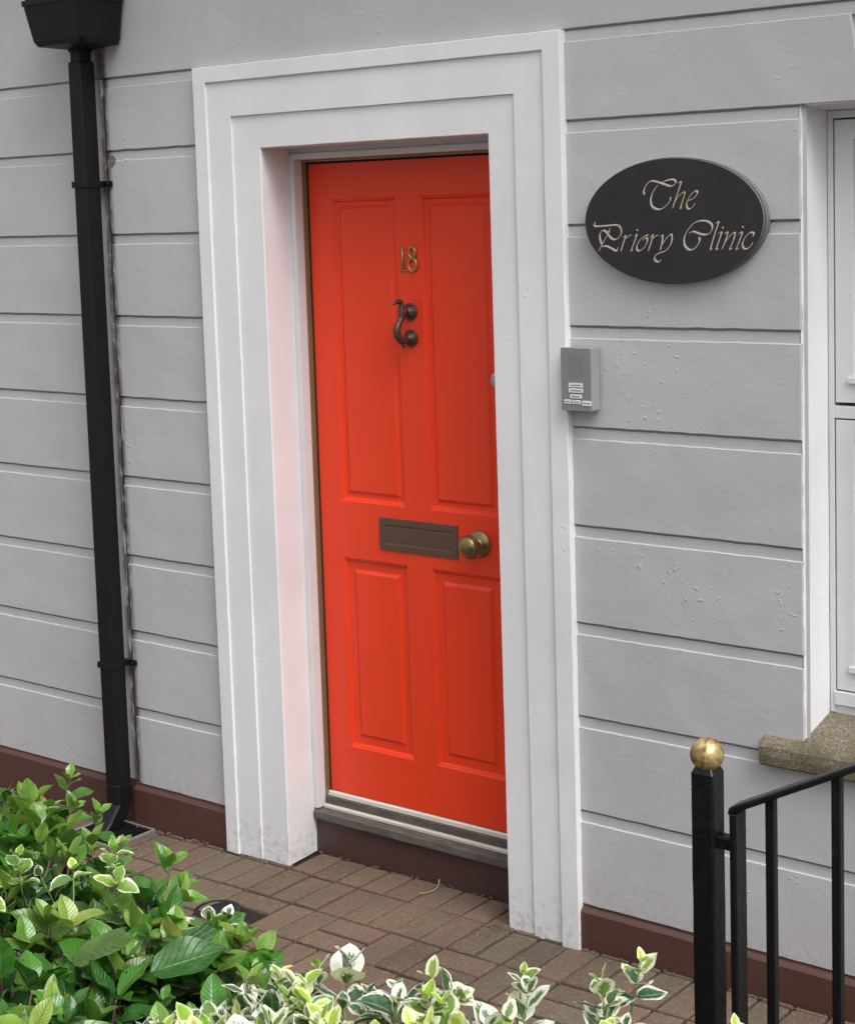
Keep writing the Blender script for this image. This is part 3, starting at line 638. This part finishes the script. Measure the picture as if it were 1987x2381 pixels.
# ------------------------------------------------------------------ downpipe
dp = thing('downpipe', 'black square rainwater downpipe with hopper head fixed where the two walls meet', 'drainpipe', (-.474, -.05, 0))
px0, px1, py0, py1 = -.505, -.443, -.085, -.020
b = MB(); b.box(px0, px1, py0, py1, .135, 2.657); b.build('pipe', 'black', dp, bevel=.006, seg=3)
b = MB(); b.box(px0+.007, px1-.007, py0+.006, py1-.006, 2.64, 2.72); b.build('pipe_neck', 'black', dp, bevel=.004)
b = MB(); b.box(px0+.004, px1-.004, py0+.004, py1-.004, 2.93, 3.3); b.build('upper_pipe', 'black', dp, bevel=.005)
for zc in (2.247, .583):
    b = MB(); b.box(px0-.006, px1+.006, py0-.005, -.002, zc-.011, zc+.011); b.box(px0-.030, px1+.040, -.012, -.0015, zc-.010, zc+.010)
    b.tube([(px1+.030, -.012, zc), (px1+.030, -.020, zc)], .006, 10)
    b.build('pipe_bracket', 'black', dp, bevel=.003)
def sqring(x0, x1, y0, y1, z, r=.014, n=4):
    pts = []
    for (cx, cy, a0) in ((x1-r, y1-r, 0), (x0+r, y1-r, 90), (x0+r, y0+r, 180), (x1-r, y0+r, 270)):
        for k in range(n+1): a = R(a0+90*k/n); pts.append((cx+r*math.cos(a), cy+r*math.sin(a), z))
    return pts
hx0, hx1, hy = -.585, -.345, -.172
b = MB(); b.loft([sqring(px0-.001, px1+.001, py0-.001, py1+.001, 2.690), sqring(px0-.001, px1+.001, py0-.001, py1+.001, 2.698), sqring(-.562, -.326, -.168, -.003, 2.706, .02), sqring(-.575, -.316, -.176, -.003, 2.722, .022), sqring(-.592, -.297, -.196, -.003, 2.838, .02), sqring(-.597, -.292, -.200, -.003, 2.840, .02), sqring(-.597, -.292, -.200, -.003, 2.856, .02), sqring(-.590, -.290, -.190, -.003, 2.858, .02), sqring(-.590, -.290, -.190, -.003, 2.96, .02), sqring(-.580, -.30, -.18, -.01, 2.962, .02), sqring(-.570, -.31, -.17, -.02, 2.90, .02)], True)
hp = b.build('hopper_head', 'black', dp)
for p in hp.data.polygons: p.use_smooth = False
b = MB(); b.loft([sqring(px0-.003, px1+.003, py0-.003, py1+.003, .155), sqring(px0-.003, px1+.003, py0-.003, py1+.003, .085), sqring(px0-.003, px1+.003, py0-.045, py1-.03, .030), sqring(px0-.003, px1+.003, py0-.075, py1-.060, .004)], False); b.build('pipe_shoe', 'black', dp, bevel=.003)
gl = thing('drain_gully', 'small black drain gully with grey rim under the downpipe', 'drain', (-.46, -.12, 0))
b = MB(); zg = gz(-.45)
for (x0, x1, y0, y1) in ((-.575, -.335, -.215, -.208), (-.575, -.335, -.022, -.0165), (-.575, -.568, -.208, -.022), (-.342, -.335, -.208, -.022)): b.box(x0, x1, y0, y1, zg-.02, zg+.008)
b.build('gully_rim', 'alu', gl, bevel=.002)
b = MB(); b.box(-.568, -.342, -.208, -.022, zg-.02, zg+.0035)
for k in range(8): b.box(-.555+.026*k, -.547+.026*k, -.202, -.03, zg+.004, zg+.007)
b.build('gully_grate', 'iron', gl)
cv = MB(); cv.lathe((DR[0], DR[1], gz(DR[0])-.02), (0, 0, 1), [(0, .074), (.019, .074), (.021, .071), (.0205, .058), (.017, .055), (.017, .0)], 32, False)
top(cv, 'drain_cover', 'iron', 'small round dark drain cover set in the brown brick paving', 'drain cover')

# ------------------------------------------------------------------ railing
rl = thing('railing', 'black painted iron handrail with gold ball topped end post in front of the wall', 'railing', (2.60, -1.33, gz(2.6)))
ry = -1.33; c0 = 2.6015; hw = .0218
b = MB(); rings = []
for i in range(40):
    z = 1.135*i/39; rings.append([(c0+sx*hw+noise.noise(Vector((z*14, sx, sy)))*.0009, ry+sy*hw+noise.noise(Vector((z*14, sx, sy+9)))*.0009, z+.034*0) for sx, sy in ((-1, -1), (1, -1), (1, 1), (-1, 1))])
rings.append([(c0+sx*hw*.72, ry+sy*hw*.72, 1.147) for sx, sy in ((-1, -1), (1, -1), (1, 1), (-1, 1))])
b.loft(rings); b.build('post', 'iron', rl, bevel=.004, seg=3)
b = MB(); zc = 1.1655
b.lathe((c0, ry, zc-.0298), (0, 0, 1), [(.0+.0298*(1-math.cos(math.pi*k/20)), .0300*math.sin(math.pi*k/20)) for k in range(21)], 36); b.build('ball_finial', 'gold', rl)
sl_ = .513
def zr(x): return 1.088+(x-2.660)*sl_
b = MB(); rings = []
xs_ = [2.652, 2.6535, 2.66]+[2.67+.035*i for i in range(34)]
for i, x in enumerate(xs_):
    z = zr(x)+noise.noise(Vector((x*22, 0, 0)))*.0012; y0, y1 = ry-.021, ry+.021; tk = .013
    if i == 0: z -= .006; tk = .006
    rings.append([(x, y0+.003, z-tk), (x, y1-.003, z-tk), (x, y1, z-tk+.003), (x, y1, z-.003), (x, y1-.003, z), (x, y0+.003, z), (x, y0, z-.003), (x, y0, z-tk+.003)])
b.loft(rings, False); b.build('handrail', 'iron', rl)
b = MB(); b.box(2.6530, 2.6665, ry-.020, ry+.020, .115, zr(2.658)-.012); b.build('end_bar', 'iron', rl, bevel=.003)
b = MB(); b.box(c0+hw-.001, 2.654, ry-.012, ry+.012, 1.003, 1.026); b.build('connector', 'iron', rl, bevel=.003)
b = MB(); b.box(c0+hw-.001, 2.654, ry-.012, ry+.012, .16, .183); b.build('connector', 'iron', rl, bevel=.003)
k = 0
for x in (2.7245, 2.8465, 2.9685, 3.0905, 3.2125, 3.3345, 3.4565, 3.5785, 3.7005):
    b = MB(); rad = .0083; b.box(x-rad, x+rad, ry-rad, ry+rad, .17, zr(x)-.010); b.build('baluster', 'iron', rl, bevel=.002)
b = MB(); b.box(2.6665, 3.79, ry-.018, ry+.018, .16, .170); b.build('bottom_rail', 'iron', rl, bevel=.002)
b = MB(); b.box(3.79, 3.832, ry-.021, ry+.021, 0, zr(3.80)+.01); b.build('far_post', 'iron', rl, bevel=.004)
# ------------------------------------------------------------------ plants
def leaf_tmpl(wid, fold, curl, wave, tipp, nx=4, ny=9, seed=0, base=.55):
    """unit-length leaf along +Y, upper side +Z"""
    V = []; U = []
    for j in range(ny+1):
        t = j/ny
        w = (math.sin(math.pi*min(1, t)**base))**.68 if 0 < t < 1 else 0.0
        w *= (1-t**3*tipp); w = w*wid*.5
        for i in range(nx+1):
            u = i/nx*2-1
            x = u*w; z = abs(u)*w*fold - curl*t*t + wave*abs(u)*math.sin(t*11+seed+(2 if u > 0 else 0))*wid
            V.append((x, t-.12*curl*t*t, z)); U.append((i/nx, t, 0))
    F = [(j*(nx+1)+i, j*(nx+1)+i+1, (j+1)*(nx+1)+i+1, (j+1)*(nx+1)+i) for j in range(ny) for i in range(nx)]
    return np.array(V), np.array(F), np.array(U)
TG = [leaf_tmpl(.53+.06*(k % 3), .22+.12*(k % 4), (.05, .18, .32, .12, .26, -.05)[k], .045, .30, 6, 10, k*1.7, (.92, 1.05, .85)[k % 3]) for k in range(6)]
TV = [leaf_tmpl(.72+.07*(k % 3), .10+.12*(k % 3), (.02, .15, .28, .08, -.08, .2)[k], .03, .25, 6, 8, k*2.1, .82) for k in range(6)]
class Foliage:
    def __init__(s, T, r2=(0, 1)): s.T = T; s.r2 = r2; s.a0 = 0; s.V = []; s.F = []; s.U = []; s.C = []; s.n = 0
    def leaf(s, pos, d, nrm, L, age, k=None, roll=0):
        T = s.T[random.randrange(len(s.T)) if k is None else k % len(s.T)]
        y = Vector(d).normalized(); z = Vector(nrm); z = (z-y*z.dot(y)).normalized(); x = y.cross(z)
        if roll: q = Matrix.Rotation(roll, 3, y); x = q @ x; z = q @ z
        A = np.array([x, y, z])*L
        V = T[0]@A+np.array(pos); s.V.append(V); s.F.append(T[1]+s.n); s.U.append(T[2]); s.n += len(V)
        s.C.append(np.tile((random.random(), age, random.uniform(*s.r2)), (len(V), 1)))
    def build(s, name, mat, parent):
        V = np.concatenate(s.V)-np.array(root_of(parent).location); F = np.concatenate(s.F); U = np.concatenate(s.U); C = np.concatenate(s.C)
        me = bpy.data.meshes.new(name); me.vertices.add(len(V)); me.vertices.foreach_set('co', V.astype(np.float32).ravel())
        me.loops.add(F.size); me.loops.foreach_set('vertex_index', F.ravel().astype(np.int32)); me.polygons.add(len(F))
        me.polygons.foreach_set('loop_start', (np.arange(len(F))*4).astype(np.int32)); me.polygons.foreach_set('loop_total', np.full(len(F), 4, np.int32))
        me.polygons.foreach_set('use_smooth', np.ones(len(F), bool))
        for nme, a in (('luv', U), ('tint', C)):
            at = me.attributes.new(nme, 'FLOAT_VECTOR', 'POINT'); at.data.foreach_set('vector', a.astype(np.float32).ravel())
        me.materials.append(MAT[mat]); me.update(calc_edges=True); me.validate()
        o = bpy.data.objects.new(name, me); S.collection.objects.link(o); o.parent = parent; return o
def frame(d):
    d = Vector(d).normalized(); a = d.orthogonal().normalized(); return d, a, d.cross(a)
def sprig(fo, stem, tip, d, L, kind, nodes=5, young=.5, spread=1.0, stemlen=.16, az=None):
    """a shoot ending at tip, pointing along d; leaves of size L below it"""
    d, a, b = frame(d); tip = Vector(tip); sl = stemlen
    bend = Vector((random.uniform(-1, 1), random.uniform(-1, 1), -.3))*.15*sl
    base = tip-d*sl+bend-Vector((0, 0, sl*.3))
    stem.tube([base, tip-d*sl*.5+bend*.3, tip], [L*.035+.0006, L*.026+.0005, L*.012+.0004], 5)
    az0 = random.random()*6.28 if az is None else az
    for i in range(nodes):
        f = i/max(1, nodes-1)             # 0 low .. 1 tip
        pos = tip-d*(L*.36*(nodes-1-i))*(1.0 if kind == 'var' else .62)
        n_ = 2 if kind == 'var' else 1
        if kind == 'var': azs = [az0+i*1.57, az0+i*1.57+3.14]
        else: azs = [az0+i*2.4]
        if i == nodes-1: azs = [az0+i*1.57, az0+i*1.57+3.14] if kind == 'var' else [az0+i*2.4, az0+i*2.4+2.0, az0+i*2.4+4.1]
        for z_ in azs:
            z_ += random.uniform(-.3, .3); r_ = a*math.cos(z_)+b*math.sin(z_)
            pit = R((78-44*f)*spread+random.uniform(-14, 14)); ld = d*math.cos(pit)+r_*math.sin(pit); nn = d*math.sin(pit)-r_*math.cos(pit)
            sz = L*(1.0-.50*f**2)*random.uniform(.78, 1.12)
            age = min(1, max(0, young*(f**1.6)*1.15+random.uniform(-.12, .12))) if young > 0 else 0
            age = max(age, fo.a0+random.uniform(-.15, .15)) if fo.a0 else age
            fo.leaf(pos+ld*L*.05, ld, nn, sz, age, roll=random.uniform(-.35, .35))
def inside(p, poly):
    x, y = p; c = False; j = len(poly)-1
    for i in range(len(poly)):
        (xi, yi), (xj, yj) = poly[i], poly[j]
        if (yi > y) != (yj > y) and x < (xj-xi)*(y-yi)/(yj-yi)+xi: c = not c
        j = i
    return c
def scatter(poly, dens):
    xs = [p[0] for p in poly]; ys = [p[1] for p in poly]; A = (max(xs)-min(xs))*(max(ys)-min(ys)); out = []
    for _ in range(int(A*dens)):
        p = (random.uniform(min(xs), max(xs)), random.uniform(min(ys), max(ys)))
        if inside(p, poly): out.append(p)
    return out
def branches(stem, root, tips, r0_):
    root = Vector(root)
    for t in tips:
        t = Vector(t); m1 = root.lerp(t, .35)+Vector((random.uniform(-.04, .04), random.uniform(-.04, .04), .12)); m2 = root.lerp(t, .7)+Vector((random.uniform(-.04, .04), random.uniform(-.04, .04), .06))
        stem.tube(catmull([root, m1, m2, t], 4), [r0_*(1-.75*i/12) for i in range(13)], 6)

# --- big glossy green shrub, left ---------------------------------
gs = thing('green_shrub', 'large glossy green broad-leaved shrub filling the lower left corner', 'shrub', (1.75, -2.35, 0))
fo = Foliage(TG); stm = MB()
PA = [(1.02, -1.95), (1.22, -1.83), (1.31, -1.81), (1.38, -1.75), (1.50, -1.80), (1.66, -1.89), (1.78, -1.96), (1.92, -1.98), (2.04, -2.00), (2.14, -2.03), (2.24, -2.08), (2.29, -2.14), (2.26, -2.24), (2.22, -2.50), (2.0, -2.95), (1.4, -3.1), (1.0, -2.7)]
for (x, y) in scatter(PA, 460):
    L = random.choice((.06, .08, .095, .11, .13)); z = random.uniform(.88, .985)
    dx, dy = x-1.6, y+2.4
    d_ = Vector((dx*.6+random.uniform(-.35, .35), dy*.6+random.uniform(-.35, .35), 1))
    sprig(fo, stm, (x, y, z), d_, L, 'green', random.choice((5, 6, 7)), random.choice((0, 0, .3, .6, .95)), random.uniform(.95, 1.25))
for (x, y) in scatter(PA, 340):
    d_ = Vector(((x-1.6)*.9+random.uniform(-.5, .5), (y+2.4)*.9+random.uniform(-.5, .5), .9))
    sprig(fo, stm, (x, y, random.uniform(.66, .88)), d_, random.choice((.09, .11, .12)), 'green', 6, 0, 1.0)
# sides of the crown, down to the soil
for _ in range(260):
    i = random.randrange(len(PA)); p, q = PA[i], PA[(i+1) % len(PA)]; t = random.random(); x = p[0]+(q[0]-p[0])*t; y = p[1]+(q[1]-p[1])*t; z = random.uniform(.22, .85)
    k = .93+.05*math.sin(z*3); x = 1.6+(x-1.6)*k; y = -2.4+(y+2.4)*k; o_ = Vector((x-1.6, y+2.4, 0)).normalized()
    sprig(fo, stm, (x, y, z), o_+Vector((0, 0, .6)), random.choice((.08, .10)), 'green', 5, random.choice((0, .3)), 1.0)
# individual shoots that stand above the far edge of the crown
for (x, y, z, d_, L, n_, yg) in [(1.245, -1.80, .945, (-.4, .1, 1), .09, 5, .25), (1.345, -1.715, .995, (.2, 0, 1), .065, 5, .6), (1.30, -1.80, .97, (0, .1, 1), .07, 5, .4), (1.52, -1.79, .98, (.3, .2, 1), .06, 5, .5), (1.46, -1.80, .985, (.5, .2, .8), .055, 5, .7),
        (1.70, -1.90, .99, (.1, .1, 1), .06, 5, .8), (1.84, -1.90, .985, (.25, .1, 1), .085, 6, .5), (1.90, -1.935, .97, (.5, .2, .8), .07, 5, .35), (2.15, -2.045, .97, (.35, .1, .9), .085, 6, .5), (2.22, -2.10, .955, (.75, .25, .5), .10, 4, .1), (2.03, -2.00, .94, (.7, .3, .45), .11, 4, .0), (2.30, -2.07, .95, (.8, .3, .4), .085, 5, .2), (2.20, -2.05, .97, (.5, .3, .9), .08, 6, .5)]:
    sprig(fo, stm, (x, y, z), d_, L, 'green', n_, yg)
# a few very large leaves lying on top
for (p, d_, L, a_) in [((2.00, -2.25, .985), (.65, .25, .35), .12, .2), ((2.06, -2.12, .985), (.9, .3, .1), .13, .03), ((2.12, -2.20, .98), (.5, .75, .1), .12, .0)]:
    fo.leaf(p, d_, (0.1, -.25, 1), L, a_, roll=random.uniform(-.3, .3))
fo.build('foliage', 'leaf_green', gs)
branches(stm, (1.7, -2.4, -.02), [(1.3, -2.0, .8), (1.5, -2.1, .82), (1.8, -2.2, .85), (1.95, -2.25, .85), (1.4, -2.6, .8), (1.9, -2.6, .82), (1.2, -2.4, .75), (1.65, -2.8, .78)], .014)
stm.build('stems', 'twig', gs)

# --- small golden variegated shoots growing up through the green shrub ---
vs_ = thing('variegated_climber', 'yellow-edged variegated shoots growing up through the glossy green shrub', 'shrub', (1.8, -2.25, 0))
fo = Foliage(TV, (0, .45)); fo.a0 = .55; stm = MB()
for (x, y, z, d_, L, n_, yg) in [(1.845, -2.03, 1.06, (.1, 0, 1), .040, 3, .95), (1.80, -2.08, 1.03, (0, .1, 1), .042, 2, 1.0), (1.90, -2.07, 1.045, (.2, 0, 1), .036, 3, 1.0), (1.705, -2.12, 1.045, (-.1, 0, 1), .044, 4, .7), (1.56, -2.26, 1.04, (0, 0, 1), .042, 4, .6), (1.76, -2.22, 1.04, (.3, .2, 1), .040, 4, .55), ]:
    sprig(fo, stm, (x, y, z), d_, L, 'var', n_, yg, stemlen=.2)
fo.a0 = 0
for (x, y) in scatter([(1.5, -2.1), (1.7, -2.0), (2.0, -2.2), (2.14, -2.5), (1.9, -2.7), (1.5, -2.5)], 45):
    sprig(fo, stm, (x, y, random.uniform(.93, 1.0)), (random.uniform(-.4, .4), random.uniform(-.4, .4), 1), random.uniform(.034, .046), 'var', 4, random.choice((0, .2, .6)))
fo.build('foliage', 'leaf_var', vs_); branches(stm, (1.8, -2.35, -.02), [(1.8, -2.1, .85), (1.9, -2.3, .85), (1.65, -2.3, .85)], .006); stm.build('stems', 'gstem', vs_)

# --- white-edged evergreen shrub along the bottom -----------------
vg = thing('variegated_shrub', 'low white-edged variegated evergreen shrub along the bottom middle of the picture', 'shrub', (2.55, -2.3, 0))
fo = Foliage(TV); stm = MB()
PB = [(2.26, -2.20), (2.28, -2.15), (2.32, -2.10), (2.38, -2.075), (2.46, -2.05), (2.53, -2.00), (2.60, -2.00), (2.66, -1.955), (2.72, -1.945), (2.80, -1.97), (2.90, -1.99), (3.10, -2.13), (3.0, -2.45), (2.6, -2.75), (2.3, -2.8), (2.24, -2.5)]
for (x, y) in scatter(PB, 1200):
    dx, dy = x-2.55, y+2.4
    d_ = Vector((dx*.7+random.uniform(-.45, .45), dy*.7+random.uniform(-.45, .45), 1))
    sprig(fo, stm, (x, y, random.uniform(.92, 1.0)), d_, random.uniform(.052, .074), 'var', random.choice((3, 4, 5)), random.choice((0, 0, .3, .8, 1.0, 1.0)), random.uniform(1.0, 1.25))
for (x, y) in scatter(PB, 600):
    sprig(fo, stm, (x, y, random.uniform(.70, .92)), (random.uniform(-.6, .6), random.uniform(-.6, .6), 1), random.uniform(.05, .065), 'var', 5, 0)
for _ in range(420):
    i = random.randrange(len(PB)); p, q = PB[i], PB[(i+1) % len(PB)]; t = random.random(); x = p[0]+(q[0]-p[0])*t; y = p[1]+(q[1]-p[1])*t; z = random.uniform(.25, .88)
    k = .95; x = 2.55+(x-2.55)*k; y = -2.4+(y+2.4)*k; o_ = Vector((x-2.55, y+2.4, 0)).normalized()
    sprig(fo, stm, (x, y, z), o_+Vector((0, 0, .7)), random.uniform(.038, .05), 'var', 4, random.choice((0, 0, .3)))
for (x, y, z, d_, L, n_, yg) in [(2.06, -2.02, .98, (0, .2, 1), .056, 3, .0), (2.09, -2.01, .985, (.2, .2, 1), .058, 3, .0), (2.335, -2.06, .99, (-.4, .3, .8), .036, 3, 1.0), (2.375, -2.03, .99, (.1, .2, 1), .075, 3, .0), (2.51, -2.0, .99, (-.2, .1, 1), .07, 2, .45), (2.47, -2.03, .975, (-.5, .2, .9), .06, 3, .0), (2.565, -2.01, .985, (.7, .2, .5), .062, 3, .3),
        (2.62, -1.92, 1.0, (0, .1, 1), .036, 3, .8), (2.64, -1.935, .98, (.1, .1, 1), .062, 4, .0), (2.75, -1.80, 1.005, (.15, .1, 1), .050, 4, .75), (2.715, -1.855, .985, (-.1, .1, 1), .054, 4, .6), (2.735, -1.87, .96, (0, .1, 1), .062, 4, .15), (2.945, -1.87, .985, (.2, .1, 1), .046, 2, .9), (2.905, -1.91, .965, (-.3, .1, 1), .042, 3, .8), (2.80, -1.93, .97, (0, .1, 1), .045, 4, .1), (2.44, -2.06, .975, (0, .2, 1), .045, 4, 0), (2.30, -2.10, .985, (-.1, .2, 1), .04, 3, .95), (2.27, -2.13, .98, (.2, .2, 1), .042, 3, .9)]:
    sprig(fo, stm, (x, y, z), d_, L, 'var', n_, yg, stemlen=.14)
fo.build('foliage', 'leaf_var', vg); branches(stm, (2.55, -2.4, -.02), [(2.3, -2.2, .8), (2.5, -2.15, .8), (2.7, -2.1, .8), (2.85, -2.1, .8), (2.4, -2.6, .75), (2.8, -2.4, .75)], .008); stm.build('stems', 'gstem', vg)

# --- bits of litter on the paving --------------------------------
b = MB(); random.seed(5)
spots = [(random.gauss(1.16, .03), random.gauss(-.035, .03)) for _ in range(70)]+[(random.uniform(-.42, .02), random.uniform(-.04, -.01)) for _ in range(40)]+[(random.uniform(.3, 1.18), random.uniform(.118, .135)) for _ in range(60)]+[(random.uniform(1.44, 2.4), random.uniform(-.035, -.018)) for _ in range(40)]+[(random.uniform(-.4, 2.4), random.uniform(-1.1, 0)) for _ in range(60)]
for (x, y) in spots:
    if .02 < x < .30 and y > -.04 or 1.18 < x < 1.45 and y > -.04: continue
    L = random.uniform(.002, .007); a = random.random()*3.14; z = gz(x)+.0045+L*.2
    c_, s_ = math.cos(a), math.sin(a); w_ = L*random.uniform(.3, .7)
    b.add([(x-c_*L, y-s_*L, z-.002), (x+s_*w_, y-c_*w_, z-.001), (x+c_*L, y+s_*L, z), (x-s_*w_, y+c_*w_, z+.0015), (x, y, z+.003)], [(0, 1, 4), (1, 2, 4), (2, 3, 4), (3, 0, 4)])
tag(b.build('leaf_litter', 'litter'), kind='stuff')
b = MB(); b.tube(catmull([(.815, .128, gz(.8)+.02), (.822, .118, gz(.8)+.012), (.832, .085, gz(.8)+.006), (.822, .048, gz(.8)+.005), (.812, .035, gz(.8)+.006)]), .0022, 6)
top(b, 'twig', 'dry_stalk', 'thin pale curved twig lying on the paving below the doorstep', 'twig')
